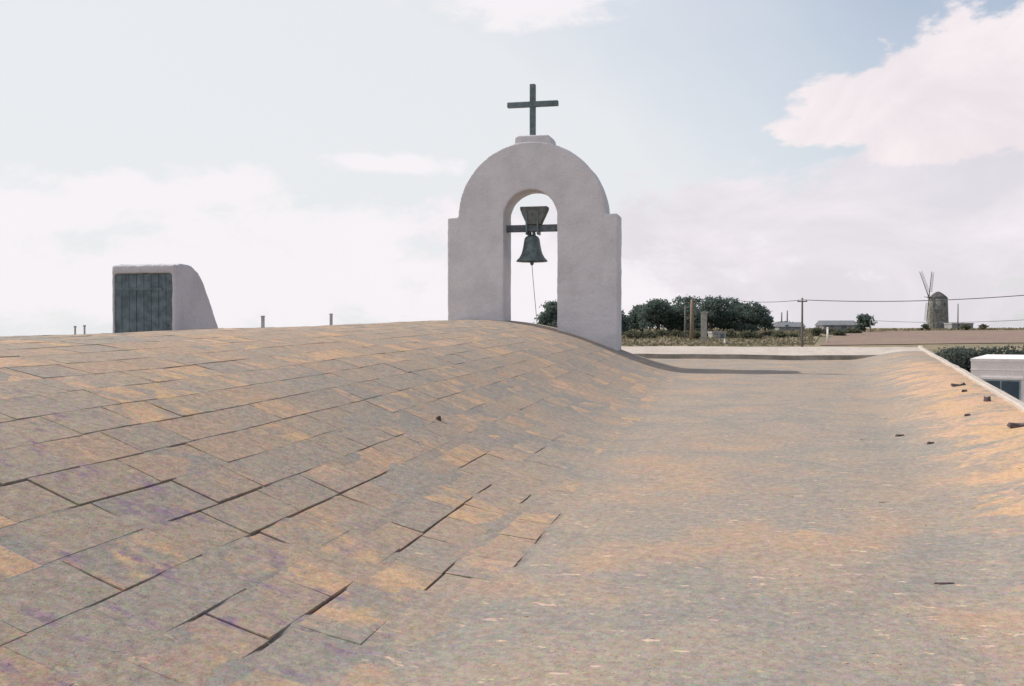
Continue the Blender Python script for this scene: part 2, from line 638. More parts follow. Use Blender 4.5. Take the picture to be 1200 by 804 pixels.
def hit_roof(px, py):
    d = ray(px, py)
    lo, hi = 1.0, None
    t = 1.0
    while t < 40:
        p = d * t
        if p.z + EYE < surf(p.x, p.y):
            hi = t
            break
        lo = t
        t += 0.05
    if hi is None:
        return None
    for _ in range(30):
        m = (lo + hi) / 2
        p = d * m
        if p.z + EYE < surf(p.x, p.y):
            hi = m
        else:
            lo = m
    p = d * hi
    return Vector((p.x, p.y, surf(p.x, p.y)))


def normal_at(x, y, e=0.05):
    dx = (surf(x + e, y) - surf(x - e, y)) / (2 * e)
    dy = (surf(x, y + e) - surf(x, y - e)) / (2 * e)
    return Vector((-dx, -dy, 1)).normalized()


# ------------------------------------------------------------------ the land
def land_z(x, y):
    d = math.hypot(x, y)
    z = 0.0
    z += 2.3 * sstep(45, 150, d) + 3.5 * sstep(120, 260, d) + 1.75 * sstep(230, 330, d)
    z -= 2.5 * sstep(340, 900, d)
    a = math.degrees(math.atan2(x, y))
    k = sstep(-19, -31, a) if -150 < a else 1.0
    z = z * (1 - k) - 175 * k * sstep(90, 700, d)
    z += 0.25 * mnoise.noise(Vector((x * 0.02, y * 0.02, 0))) * sstep(40, 120, d)
    return z


def axis_steps(lo, hi, fine_lo, fine_hi, step):
    v = [fine_lo + step * i for i in range(int((fine_hi - fine_lo) / step) + 1)]
    s = step
    while v[-1] < hi:
        s *= 1.25
        v.append(v[-1] + s)
    s = step
    while v[0] > lo:
        s *= 1.25
        v.insert(0, v[0] - s)
    return v


def sheet(name, xs, ys, zf, mat, parent=None, smooth=True):
    verts = [(x, y, zf(x, y)) for y in ys for x in xs]
    nx = len(xs)
    faces = [(j * nx + i, j * nx + i + 1, (j + 1) * nx + i + 1, (j + 1) * nx + i) for j in range(len(ys) - 1) for i in range(nx - 1)]
    me = bpy.data.meshes.new(name)
    me.from_pydata(verts, [], faces)
    for p in me.polygons:
        p.use_smooth = smooth
    return link(name, me, mat, parent)


g = sheet('ground', axis_steps(-9000, 9000, -220, 260, 10), axis_steps(-9000, 9000, -60, 440, 10), land_z, M['ground'])
g['kind'] = 'structure'


def draped(name, quad, mat, lift):
    """a field: quad of (x, y) corners filled with a 14 x 8 mesh that follows the land"""
    a, b, c, d = [Vector(q) for q in quad]
    verts, faces = [], []
    nu, nv = 24, 10
    for j in range(nv + 1):
        for i in range(nu + 1):
            u, v = i / nu, j / nv
            p = (a * (1 - u) + b * u) * (1 - v) + (d * (1 - u) + c * u) * v
            verts.append((p.x, p.y, land_z(p.x, p.y) + lift))
    for j in range(nv):
        for i in range(nu):
            k = j * (nu + 1) + i
            faces.append((k, k + 1, k + nu + 2, k + nu + 1))
    me = bpy.data.meshes.new(name)
    me.from_pydata(verts, [], faces)
    for p_ in me.polygons:
        p_.use_smooth = True
    o = link(name, me, mat)
    o['kind'] = 'structure'
    return o


def polar(px, D):
    p = ray(px, 384) * D
    return (p.x, p.y)


o = sheet('sea', axis_steps(-60000, 60000, -4000, 4000, 2000), axis_steps(-60000, 60000, -4000, 4000, 2000), lambda x, y: -160.0 - (x * x + y * y) / 1.274e7, M['sea'])
o['kind'] = 'structure'
draped('ploughed_field', (polar(960, 195), polar(1420, 195), polar(1420, 272), polar(985, 268)), M['ploughed'], 0.12)
draped('stubble_field', (polar(690, 205), polar(955, 205), polar(960, 236), polar(690, 228)), M['stubble'], 0.12)

# ------------------------------------------------------------------ the church: roof bed, slabs, walls, rim
church = thing('church', 'church roof of weathered tan and grey stone slabs with a low barrel vault', 'church', (0, 0, 0))

SL_W = 0.315
X_SLAB = -1.25                              # slabs cover the vault; the trough beside it is worn mortar screed
JOINT = 0.013


row_x = []
x = X_SLAB
while x > -7.9:
    sl = abs(surf(x - .2, 12) - surf(x + .2, 12)) / 0.4
    stp = SL_W / math.sqrt(1 + sl * sl)
    row_x.append((x - stp / 2, stp))
    x -= stp
row_edges = [xc + st / 2 for xc, st in row_x]


def joint_fill(x, y):
    """1 where mortar still fills the joints, 0 where they stand open; each joint opens in runs along the roof"""
    k = min(range(len(row_edges)), key=lambda q: abs(row_edges[q] - x))
    n = mnoise.noise(Vector((k * 17.3, y * 0.55, 21.0))) + 0.45 * mnoise.noise(Vector((k * 9.1, y * 2.2, 4.0)))
    near = sstep(11.5, 4, y)
    op = sstep(0.16, 0.36, n + 0.26 * near - 0.17) * (0.12 + 0.88 * near)
    return 1 - op


xs = [-13.4 + 0.10 * i for i in range(int((7.0 + 13.4) / 0.10) + 1)]
ys = [-3 + 0.12 * i for i in range(int((Y_END + 3) / 0.12) + 1)] + [Y_END - 0.004, Y_END + 0.004]
ys = sorted(set(round(v, 4) for v in ys))
ys += [Y_END + 0.15 * i for i in range(1, int((Y_STEP - Y_END) / 0.15) + 1)] + [Y_STEP - 0.01, Y_STEP + 0.01]
ys += [Y_STEP + 0.15 + 0.15 * i for i in range(int((Y_RIM - Y_STEP - 0.15) / 0.15))] + [Y_RIM]
ys = sorted(ys)
verts, fills, idx = [], [], {}
for j, y in enumerate(ys):
    xe = x_edge(y)
    for i, x in enumerate(xs):
        xx = min(x, xe)
        inside = xx < X_SLAB - 0.02 and xx > -8.2 and y < Y_END
        fl = joint_fill(xx, y)
        dz = -(0.0018 + 0.0012 * sstep(10, 4.5, y) + 0.028 * (1 - fl)) if inside else 0.0
        if not inside:
            dz += (0.004 + 0.012 * sstep(x_toe(y) - .4, x_toe(y) + .4, xx)) * mnoise.noise(Vector((xx * 1.9, y * 1.9, 1.0))) + 0.003 * mnoise.noise(Vector((xx * 7, y * 7, 5.0)))
        verts.append((xx, y, surf(xx, y) + dz))
        fills.append(fl if inside else 1.0)
nx = len(xs)
faces = []
for j in range(len(ys) - 1):
    for i in range(nx - 1):
        a, b, c, d = j * nx + i, j * nx + i + 1, (j + 1) * nx + i + 1, (j + 1) * nx + i
        if verts[b][0] - verts[a][0] < 1e-6 and verts[c][0] - verts[d][0] < 1e-6:
            continue
        faces.append((a, b, c, d))
me = bpy.data.meshes.new('roof_bed')
me.from_pydata(verts, [], faces)
me.materials.append(M['bed'])
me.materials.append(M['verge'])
me.materials.append(M['lime'])
for p in me.polygons:
    p.use_smooth = True
    c = p.center
    if c.y > Y_STEP + 0.02 and c.x > -4:
        p.material_index = 2
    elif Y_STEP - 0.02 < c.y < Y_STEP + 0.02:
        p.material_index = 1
av = me.attributes.new('verge', 'FLOAT', 'POINT')
av.data.foreach_set('value', [sstep(x_toe(v[1]) - 0.3, x_toe(v[1]) + 0.7, v[0]) * (1 - 0.75 * sstep(21, 26, v[1])) * (1 - 0.5 * sstep(x_toe(v[1]) + 1.0, x_toe(v[1]) + 1.8, v[0])) for v in verts])
at = me.attributes.new('fill', 'FLOAT', 'POINT')
at.data.foreach_set('value', fills)
roof = link('roof', me, None, church)

# slab meshes: eight alike pieces with worn, uneven rims (unit 1 x 1, 6 cm thick)
slab_meshes = []
for k in range(8):
    rr = random.Random(100 + k)
    bm = bmesh.new()
    base = [(-.5, -.5), (0, -.5), (.5, -.5), (.5, -.17), (.5, .17), (.5, .5), (0, .5), (-.5, .5), (-.5, .17), (-.5, -.17)]
    out = [Vector((x * (1 - rr.uniform(0, .034)), (y + (rr.uniform(-.1, .1) if abs(y) < .3 else 0)) * (1 - rr.uniform(0, .02)), 0)) for x, y in base]
    c = 0.012
    top = [bm.verts.new((p.x * (1 - c * rr.uniform(.5, 1.3)), p.y * (1 - c * .7 * rr.uniform(.5, 1.3)), rr.uniform(-.0015, .0015))) for p in out]
    rim = [bm.verts.new((p.x, p.y, -0.0012 - rr.uniform(0, .0025))) for p in out]
    bot = [bm.verts.new((p.x, p.y, -0.07)) for p in out]
    bm.faces.new(top)
    for i in range(10):
        j = (i + 1) % 10
        bm.faces.new((top[i], rim[i], rim[j], top[j]))
        bm.faces.new((rim[i], bot[i], bot[j], rim[j]))
    bmesh.ops.triangulate(bm, faces=[f for f in bm.faces if len(f.verts) > 4])
    m_ = mesh_of(bm, 'slab')
    m_.materials.append(M['slab'])
    slab_meshes.append(m_)

slabs = []
rs = random.Random(5)
for r_i, (xc, stp) in enumerate(row_x):
    y = 1.6 - rs.uniform(0, 0.6)
    while y < 24.6:
        ln = rs.choice((0.42, 0.48, 0.54, 0.58, 0.64, 0.72))
        yc = y + ln / 2
        y += ln
        if y > 24.48:
            break
        if xc + stp / 2 > x_toe(yc) - 0.12:
            continue
        d = _f.dot(Vector((xc, yc, surf(xc, yc) - EYE)))
        vis = True
        pr = Vector((xc, yc, surf(xc, yc) - EYE))
        if d < 0.5:
            continue
        ppx = 600 + 1200 * pr.dot(_r) / d
        ppy = 402 - 1200 * pr.dot(_u) / d
        n = normal_at(xc, yc, 0.12)
        area = (n.dot(-pr.normalized())) * stp * ln / (d * d)
        onscr = -60 < ppx < 1260 and ppy < 850
        slabs.append((area if onscr else area * 0.01, xc, yc, ln, stp, n))
slabs.sort(key=lambda s: -s[0])


def slab_matrix(s, rr):
    _, xc, yc, ln, stp, n = s
    ey = Vector((0, 1, 0))
    ey = (ey - n * ey.dot(n)).normalized()
    ex = ey.cross(n)
    tilt = Matrix.Rotation(rr.gauss(0, 0.002), 3, ex) @ Matrix.Rotation(rr.gauss(0, 0.003), 3, ey) @ Matrix.Rotation(rr.gauss(0, 0.005), 3, n)
    rough = sstep(0.4, -1.0, xc)
    m = Matrix((ex, ey, n)).transposed()
    m = tilt @ m
    m = m.to_4x4()
    m.translation = Vector((xc, yc, surf(xc, yc) - 0.0012 + rr.gauss(0, 0.0009) * (0.5 + 0.5 * rough)))
    wdt = SL_W * math.sqrt(1)
    gap = JOINT * rr.uniform(0.3, 1.3) * (0.15 + 0.75 * sstep(10, 4, yc))
    m = m @ Matrix.Diagonal((wdt - gap, ln - gap * rr.uniform(.7, 1.1), 1, 1))
    return m


rr = random.Random(9)
for k, s in enumerate(slabs[:300]):
    o = bpy.data.objects.new('slab', rr.choice(slab_meshes))
    COL.objects.link(o)
    o.parent = roof
    o.matrix_local = slab_matrix(s, rr)
# the farther slabs as one part
verts, faces, rnds = [], [], []
for s in slabs[300:]:
    if s[0] < 0:
        pass
    m = slab_matrix(s, rr)
    src = rr.choice(slab_meshes)
    off = len(verts)
    verts += [tuple(m @ v.co) for v in src.vertices]
    faces += [tuple(off + i for i in p.vertices) for p in src.polygons]
    q = rr.random()
    rnds += [q] * len(src.vertices)
me = bpy.data.meshes.new('slabs_farther_off')
me.from_pydata(verts, [], faces)
me.materials.append(M['slab'])
a_ = me.attributes.new('rnd', 'FLOAT', 'POINT')
a_.data.foreach_set('value', rnds)
o = link('slab_field', me, None, roof)
o['kind'] = 'stuff'

# church walls under the roof (the roof sheet closes them above)
bm = bmesh.new()
loop = []
for y in np.linspace(-3, Y_RIM, 40):
    loop.append((x_edge(y), y))
for x in np.linspace(x_edge(Y_RIM), -13.4, 40)[1:]:
    loop.append((x, Y_RIM))
for y in np.linspace(Y_RIM, -3, 30)[1:]:
    loop.append((-13.4, y))
for x in np.linspace(-13.4, x_edge(-3), 90)[1:-1]:
    loop.append((x, -3))
lo = [bm.verts.new((x, y, -0.4)) for x, y in loop]
hi = [bm.verts.new((x, y, surf(x, y) - 0.005)) for x, y in loop]
for i in range(len(loop)):
    j = (i + 1) % len(loop)
    bm.faces.new((lo[i], lo[j], hi[j], hi[i]))
link('wall', mesh_of(bm, 'church_wall'), M['lime'], church)

# whitewashed curb along the outer edge and along the far rim
def curb(name, pts, wdt, hgt):
    bm = bmesh.new()
    rings = []
    for i, (x, y) in enumerate(pts):
        a = Vector(pts[max(0, i - 1)])
        b = Vector(pts[min(len(pts) - 1, i + 1)])
        t = (b - a).normalized()
        s = Vector((t.y, -t.x))
        z = surf(x, y)
        j = 0.012 * mnoise.noise(Vector((x * 3, y * 3, 0)))
        p = Vector((x, y))
        prof = [(-wdt / 2, -0.08), (-wdt / 2 * .95, hgt * .7 + j), (-wdt / 2 * .6, hgt + j), (wdt / 2 * .6, hgt + j), (wdt / 2 * .95, hgt * .7 + j), (wdt / 2, -0.08)]
        rings.append([bm.verts.new((p.x + s.x * u, p.y + s.y * u, z + h)) for u, h in prof])
    for a, b in zip(rings, rings[1:]):
        for k in range(6):
            bm.faces.new((a[k], a[(k + 1) % 6], b[(k + 1) % 6], b[k]))
    bm.faces.new(rings[0])
    bm.faces.new(rings[-1][::-1])
    return link(name, mesh_of(bm, name), M['lime'], church)


curb('edge_curb', [(x_edge(y) - 0.09, y) for y in np.linspace(9, Y_RIM - .1, 60)], 0.13, 0.045)

# ------------------------------------------------------------------ bell gable
Yg, Tg = 24.5, 0.85
gable = thing('bell_gable', 'grey plastered arched bell gable with square shoulders at the end of the roof', 'bell gable', (-5.04, Yg + Tg / 2, z_flat(25) - 0.0))


def under(o, par):
    """parent a mesh built in world coordinates to a thing"""
    o.parent = par
    o.matrix_parent_inverse = Matrix.Translation(par.location).inverted() @ Matrix.Identity(4)
    if par.rotation_euler.z:
        o.matrix_parent_inverse = (Matrix.Translation(par.location) @ Matrix.Rotation(par.rotation_euler.z, 4, 'Z')).inverted()
    return o


E = EYE
cx, ro, spo = -5.045, 1.835, 2.735
co, ri, spi = -5.06, 0.67, 2.70
outl = [(-7.16, E - 1.4), (-7.16, E + 2.72), (cx - ro, E + 2.735)]
for k in range(1, 40):
    a = math.pi - math.pi * k / 40
    outl.append((cx + ro * math.cos(a), E + spo + 1.80 * math.sin(a)))
outl += [(cx + ro, E + 2.735), (-2.92, E + 2.735), (-2.92, E - 1.4), (co + ri, E - 1.4), (co + ri, E + spi)]
for k in range(1, 24):
    a = math.pi * k / 24
    outl.append((co + ri * math.cos(a), E + spi + ri * math.sin(a)))
outl += [(co - ri, E + spi), (co - ri, E - 1.4)]
bm = bmesh.new()
prism(bm, outl, 'y', Yg, Yg + Tg)
wall = under(link('wall', mesh_of(bm, 'gable_wall'), M['plaster']), gable)
weather(wall, 0.03, 0.028, 0.35, 0)
bm = bmesh.new()
prism(bm, [(-5.49, E + 4.38), (-5.46, E + 4.66), (-5.40, E + 4.71), (-4.64, E + 4.70), (-4.57, E + 4.65), (-4.53, E + 4.38)], 'y', Yg + 0.06, Yg + Tg - 0.06)
cap = under(link('cap_block', mesh_of(bm, 'cap_block'), M['plaster']), gable)
weather(cap, 0.028, 0.02, 0.2, 0)
sill = under(box('sill', (co - ri - 0.02, co + ri + 0.02, Yg + 0.04, Yg + Tg - 0.04, E - 1.4, E - 0.06), M['plaster']), gable)

# cross on top
crs = thing('cross', 'dark iron cross standing on top of the bell gable', 'cross', (-5.05, Yg + Tg / 2, E + 4.69))
under(box('upright', (-5.15, -5.01, Yg + .36, Yg + .48, E + 4.66, E + 6.02), M['iron'], bevel=0.012), crs)
under(box('crossbar', (-5.72, -4.44, Yg + .355, Yg + .485, E + 5.46, E + 5.59), M['iron'], bevel=0.012), crs)

# bell hanging in the arch
yb = Yg + Tg / 2
xb = -5.10
zb = E + 2.46
bell = thing('bell', 'bronze bell with wooden headstock hanging on a beam in the gable arch', 'bell', (xb, yb, E + 1.64))
under(box('beam', (co - ri - 0.08, co + ri + 0.08, yb - .08, yb + .08, zb - .085, zb + .085), M['beam'], bevel=0.012), bell)
bm = bmesh.new()
prism(bm, [(xb + .06 - .335, zb + .53), (xb + .06 - .335, zb + .46), (xb + .06 - .27, zb + .30), (xb + .06 - .17, zb + .088), (xb + .06 + .17, zb + .088), (xb + .06 + .27, zb + .30), (xb + .06 + .345, zb + .46), (xb + .06 + .345, zb + .53)], 'y', yb - .14, yb + .14)
bmesh.ops.bevel(bm, geom=bm.edges[:], offset=0.012, segments=1, affect='EDGES')
hs = under(link('headstock', mesh_of(bm, 'headstock'), M['yoke']), bell)
for sx in (-.14, .14):
    under(box('strap', (xb + .03 + sx - .02, xb + .03 + sx + .02, yb - .165, yb + .165, zb - .16, zb + .40), M['iron']), hs)
prof = [(0, .66), (.07, .66), (.11, .63), (.15, .61), (.185, .56), (.20, .48), (.215, .38), (.235, .28), (.265, .18), (.315, .09), (.375, .03), (.395, .0), (.375, -.01), (.34, .02), (.28, .12), (.225, .28), (.19, .48), (.15, .57), (0, .60)]
body = lathe('bell_body', prof, M['bronze'], None, 32, (xb, yb, E + 1.645))
under(body, bell)
for sx in (-.06, .06):
    under(tube('crown_loop', [(xb + sx, yb - .07, zb - .19), (xb + sx * .8, yb - .085, zb - .11), (xb + sx * .6, yb - .03, zb - .075), (xb + sx * .6, yb + .03, zb - .075), (xb + sx * .8, yb + .085, zb - .11), (xb + sx, yb + .07, zb - .19)], .028, M['bronze'], None, 6), bell)
under(tube('clapper', [(xb, yb, E + 2.22), (xb, yb, E + 1.72), (xb, yb, E + 1.63), (xb, yb, E + 1.57), (xb, yb, E + 1.54)], [.018, .022, .05, .045, .012], M['iron'], None, 8), bell)
under(tube('rope', [(xb, yb, E + 1.55), (xb + .03, yb - .01, E + 1.2), (xb + .07, yb - .03, E + .8), (xb + .11, yb - .04, E + .4), (xb + .15, yb - .05, E - .05)], .008, M['rope'], None, 6), bell)

# ------------------------------------------------------------------ roof stair hut
hx0, hx1, hy = -12.46, -11.03, 18.45
zb_h = roof_z(-11.8, 19.2)
hut = thing('stair_hut', 'small grey roof hut with a sloping back and a dark blue door', 'roof hut', (-11.75, 19.4, zb_h))
pro = [(hy, zb_h - .15), (hy, E + 1.25), (hy + .25, E + 1.30), (hy + .62, E + 1.27), (hy + .92, E + 1.15), (hy + 1.15, E + .90), (hy + 1.42, E + .50), (hy + 1.76, E - .02), (hy + 2.6, zb_h - .15)]
bm = bmesh.new()
prism(bm, [(y + (.16 if y == hy else 0), z) for y, z in pro], 'x', hx0 + .003, hx1 - .003)
add_box(bm, hx1 - .09, hx1, hy, hy + .2, zb_h - .15, E + 1.27)
add_box(bm, hx0, hx0 + .035, hy, hy + .2, zb_h - .15, E + 1.25)
add_box(bm, hx0 + .03, hx1 - .03, hy, hy + .2, E + 1.09, E + 1.265)
hw = under(link('wall', mesh_of(bm, 'hut_wall'), M['hutplaster']), hut)
weather(hw, 0.035, 0.03, 0.25)
dx0, dx1 = hx0 + .028, hx1 - .08
door = under(box('door', (dx0, dx1, hy + .10, hy + .155, zb_h, E + 1.10), M['door']), hut)
nb = 8
for k in range(nb):
    a = dx0 + (dx1 - dx0) * k / nb
    b = dx0 + (dx1 - dx0) * (k + 1) / nb
    j = random.uniform(0, .008)
    under(box('plank', (a + .0035, b - .0035, hy + .07 - j, hy + .105, zb_h + .02, E + 1.09), M['door'], bevel=0.005), door)
for zz in (zb_h + .35, E + .75):
    under(box('hinge_bar', (dx0 + .08, dx1 - .25, hy + .052, hy + .075, zz, zz + .05), M['door']), door)
under(tube('handle', [(dx1 - .12, hy + .07, zb_h + 1.0), (dx1 - .12, hy + .02, zb_h + 1.0), (dx1 - .12, hy + .02, zb_h + 1.14), (dx1 - .12, hy + .07, zb_h + 1.14)], .012, M['iron'], None, 6), door)


# ------------------------------------------------------------------ thin posts along the far left edge of the roof
def edge_post(px, ytop, X, wd, label):
    d = ray(px, ytop)
    s = X / d.x
    p = d * s
    zb_ = surf(p.x, p.y)
    o = thing('roof_post', label, 'post', (p.x, p.y, zb_), 0, 'posts on the far roof edge')
    h = p.z + EYE - zb_
    bm = bmesh.new()
    add_box(bm, -wd / 2, wd / 2, -wd / 2, wd / 2, -.03, h - .03)
    bmesh.ops.bevel(bm, geom=bm.edges[:], offset=0.008, segments=1, affect='EDGES')
    link('shaft', mesh_of(bm, 'post_shaft'), M['postgrey'], o)
    bm = bmesh.new()
    add_box(bm, -wd * .56, wd * .56, -wd * .56, wd * .56, h - .032, h)
    link('cap', mesh_of(bm, 'post_cap'), M['postgrey'], o)
    return o


edge_post(308, 370, -12.2, 0.075, 'grey post on the far roof edge, next after the blue-doored hut')
edge_post(388, 367.5, -12.2, 0.075, 'grey post on the far roof edge between hut and gable, closer to the gable')
edge_post(88, 382, -12.6, 0.032, 'short thin post on the roof edge before the hut, farther from the hut')
edge_post(99, 381, -12.6, 0.032, 'short thin post on the roof edge before the hut, closer to the hut')


# ------------------------------------------------------------------ small dark scraps on the roof
def scrap(px, py, wd, ln, hgt, rz, seed, label, name='scrap', cat='scrap', bent=False):
    p = hit_roof(px, py)
    r_ = random.Random(seed)
    bm = bmesh.new()
    n = 9
    topv, botv = [], []
    for k in range(n):
        a = 2 * math.pi * k / n
        q = r_.uniform(.65, 1.1)
        x_, y_ = math.cos(a) * ln / 2 * q, math.sin(a) * wd / 2 * q
        bend = (abs(x_) / (ln / 2)) ** 2 * hgt * (1.2 if bent else 0.0)
        botv.append(bm.verts.new((x_, y_, -.012 + bend)))
        topv.append(bm.verts.new((x_ * .8, y_ * .8, hgt * r_.uniform(.7, 1.1) + bend)))
    bm.faces.new(topv)
    bm.faces.new(botv[::-1])
    for k in range(n):
        bm.faces.new((botv[k], botv[(k + 1) % n], topv[(k + 1) % n], topv[k]))
    o = link(name, mesh_of(bm, name), M['debris'])
    o.location = p
    o.rotation_euler = (0, 0, rz)
    return tag(o, label, cat, 'dark scraps lying on the roof')


G1 = 'small black stone alone on the vault in front of the gable'
scrap(514, 492, .055, .06, .035, 0, 1, G1, 'pebble', 'pebble')
GS = 'dark scrap of debris on the ochre verge '
scrap(1122, 452.5, .13, .24, .025, YAW, 2, GS + 'by the curb, larger of a pair', bent=True)
scrap(1130, 459, .06, .13, .03, YAW + .4, 3, GS + 'by the curb, smaller of a pair')
scrap(1157, 470, .12, .07, .06, YAW + .2, 4, GS + 'near the white house window')
scrap(1134, 487, .05, .08, .02, YAW, 5, GS + 'alone in the middle of the slope')
scrap(1054, 511, .06, .13, .018, YAW, 6, 'thin dark scrap on the grey roof floor just short of the ochre verge')
scrap(1090, 520, .06, .12, .02, YAW + .2, 7, 'thin dark scrap on the ochre rim at the foot of the verge')
scrap(1193, 501, .14, .24, .03, YAW, 8, GS + 'the largest, lying alone near the outer edge', bent=True)
scrap(1107, 684, .03, .15, .006, YAW + .05, 9, 'long flat dark sliver on the grey roof floor, apart from the other scraps')


# crumbs of pale mortar and stone strewn over the roof floor: nobody could count them
gm = simple('mortar_crumbs', (0.40, 0.30, 0.225), 0.4, 5.0, 0.002, bscale=80)
rg = random.Random(31)
verts, faces = [], []
for k in range(420):
    y = 3.2 + 13 * rg.random() ** 1.6
    x = rg.uniform(-1.0, x_toe(y) + .8)
    s_ = rg.uniform(.004, .011) if rg.random() < .9 else rg.uniform(.011, .022)
    a0 = rg.uniform(0, 6.28)
    z = surf(x, y)
    n = 6
    k0 = len(verts)
    for h, q in ((-.004, 1.0), (s_ * rg.uniform(.12, .25), .75)):
        for i in range(n):
            a = a0 + 2 * math.pi * i / n
            r1 = s_ * q * rg.uniform(.7, 1.15)
            verts.append((x + math.cos(a) * r1 * 1.5, y + math.sin(a) * r1, z + h))
    faces.append(tuple(k0 + n + i for i in range(n)))
    for i in range(n):
        j = (i + 1) % n
        faces.append((k0 + i, k0 + j, k0 + n + j, k0 + n + i))
me = bpy.data.meshes.new('mortar_crumbs')
me.from_pydata(verts, [], faces)
o = link('mortar_crumbs', me, gm)
o['kind'] = 'stuff'
o['label'] = 'pale crumbs of mortar and stone strewn over the roof floor'
o['category'] = 'grit'


# ------------------------------------------------------------------ trees
def leaves_mesh(name, lobes, n, size, mat, seed, flat=0.75):
    """many leaf-sized faces in clumps through the volume of the lobes (x, y, z, rx, ry, rz)"""
    r_ = random.Random(seed)
    vol = [l[3] * l[4] * l[5] for l in lobes]
    tot = sum(vol)
    verts, faces, rnd = [], [], []
    for l, v in zip(lobes, vol):
        m = max(8, int(n * v / tot / 9))
        for _ in range(m):
            d = Vector((r_.gauss(0, 1), r_.gauss(0, 1), r_.gauss(0, 1))).normalized()
            q = r_.uniform(.35, 1.0) ** .5
            c = Vector((l[0] + d.x * l[3] * q, l[1] + d.y * l[4] * q, l[2] + d.z * l[5] * q))
            tone = min(1, max(0, r_.gauss(.5, .22)))
            for _k in range(9):
                p = c + Vector((r_.gauss(0, 1), r_.gauss(0, 1), r_.gauss(0, .6))) * size * 1.1
                nrm = (d * .6 + Vector((r_.gauss(0, 1), r_.gauss(0, 1), r_.gauss(0, 1) + .3))).normalized()
                s = nrm.orthogonal().normalized()
                s = Matrix.Rotation(r_.uniform(0, 6.28), 3, nrm) @ s
                t_ = nrm.cross(s)
                a, b = size * r_.uniform(.5, 1.1), size * r_.uniform(.3, .7)
                k0 = len(verts)
                verts += [tuple(p - s * a), tuple(p + t_ * b), tuple(p + s * a), tuple(p - t_ * b)]
                faces.append((k0, k0 + 1, k0 + 2, k0 + 3))
                rnd += [min(1, max(0, tone + r_.gauss(0, .12)))] * 4
    me = bpy.data.meshes.new(name)
    me.from_pydata(verts, [], faces)
    a_ = me.attributes.new('rnd', 'FLOAT', 'POINT')
    a_.data.foreach_set('value', rnd)
    me.materials.append(mat)
    return me


def tree(name, px, D, ytop, wpx, label, group, seed, n=2600, size=.42, mat='pine', low=0.35, cat='tree', nl=9):
    """a tree at a distance: px and the depth give its foot on the land, ytop and wpx its height and width"""
    r_ = random.Random(seed)
    x, y = polar(px, D)
    z = land_z(x, y)
    H = EYE + (384 - ytop) / 1200 * D - z
    Wd = wpx / 1200 * D
    t = thing(name, label, cat, (x, y, z), r_.uniform(0, 6.28), group)
    lobes = []
    cz = H * (low + (1 - low) / 2)
    for k in range(nl):
        a = 2 * math.pi * k / nl + r_.uniform(-.4, .4)
        q = r_.uniform(.2, .34) * Wd
        zz = H * r_.uniform(low + .12, .86)
        shrink = 1 - .5 * max(0, (zz / H - .55) / .45)
        lobes.append((math.cos(a) * q * shrink, math.sin(a) * q * shrink, zz, Wd * r_.uniform(.17, .27), Wd * r_.uniform(.17, .27), H * r_.uniform(.09, .15)))
    lobes.append((r_.uniform(-.06, .06) * Wd, 0, H * .88, Wd * .22, Wd * .22, H * .12))
    lobes.append((0, 0, cz, Wd * .33, Wd * .33, H * .2))
    me = leaves_mesh('crown', lobes, n, size, M[mat], seed)
    link('crown', me, None, t)
    bm = bmesh.new()
    tr = H * .026 + .06
    lean = r_.uniform(-.04, .04) * H
    pts = [(0, 0, -.3), (lean * .2, 0, H * .2), (lean * .6, lean * .3, H * .5), (lean, lean * .5, H * .8)]
    add_tube(bm, pts, [tr * 1.25, tr, tr * .7, tr * .25], 8)
    for l in lobes[:6]:
        add_tube(bm, [(lean * .5, lean * .2, H * (low + .02)), (l[0] * .5, l[1] * .5, (H * low + l[2]) / 2), (l[0], l[1], l[2])], [tr * .45, tr * .3, tr * .1], 5)
    link('trunk', mesh_of(bm, 'trunk', True), M['trunk'], t)
    return t


GP = 'pines beyond the church'
pines = [
    (753, 262, 357, 34, 'slim dark pine at the end of the clump next to the gable'),
    (772, 250, 350, 38, 'second pine of the clump from the gable, bushy and dark'),
    (799, 255, 348, 44, 'third pine of the clump from the gable, just beside the brown pole'),
    (832, 246, 346.5, 42, 'tallest pine of the clump, behind the pale stone pillar'),
    (858, 254, 349, 38, 'broad pine beside the tallest one, on the windmill side'),
    (881, 247, 355, 36, 'lower rounded pine at the end of the clump towards the windmill'),
]
for i, (px, D, yt, wp, lab) in enumerate(pines):
    tree('pine_tree', px, D, yt, wp * 1.4, lab, GP, 40 + i, 7000, .36, 'pine', .08, nl=14)
tree('pine_tree', 897, 268, 370, 18, 'short bush-like pine at the foot of the clump beside the utility pole', GP, 51, 1400, .36, 'pine', .1)
tree('pine_tree', 652, 235, 353, 52, 'dark tree seen through the gable arch below the bell', GP, 52, 7000, .36, 'pine', .08, nl=13)
tree('pine_tree', 726, 240, 364, 26, 'dark tree standing close beside the gable wall', GP, 53, 1800, .38, 'pine', .12)
tree('round_tree', 1013, 268, 369, 25, 'round dark tree at the gable end of the low grey barn', None, 54, 2000, .36, 'pine', .05)
tree('pine_tree', 918, 290, 378, 36, 'low dark tree behind the utility pole', GP, 55, 1600, .38, 'pine', .1)

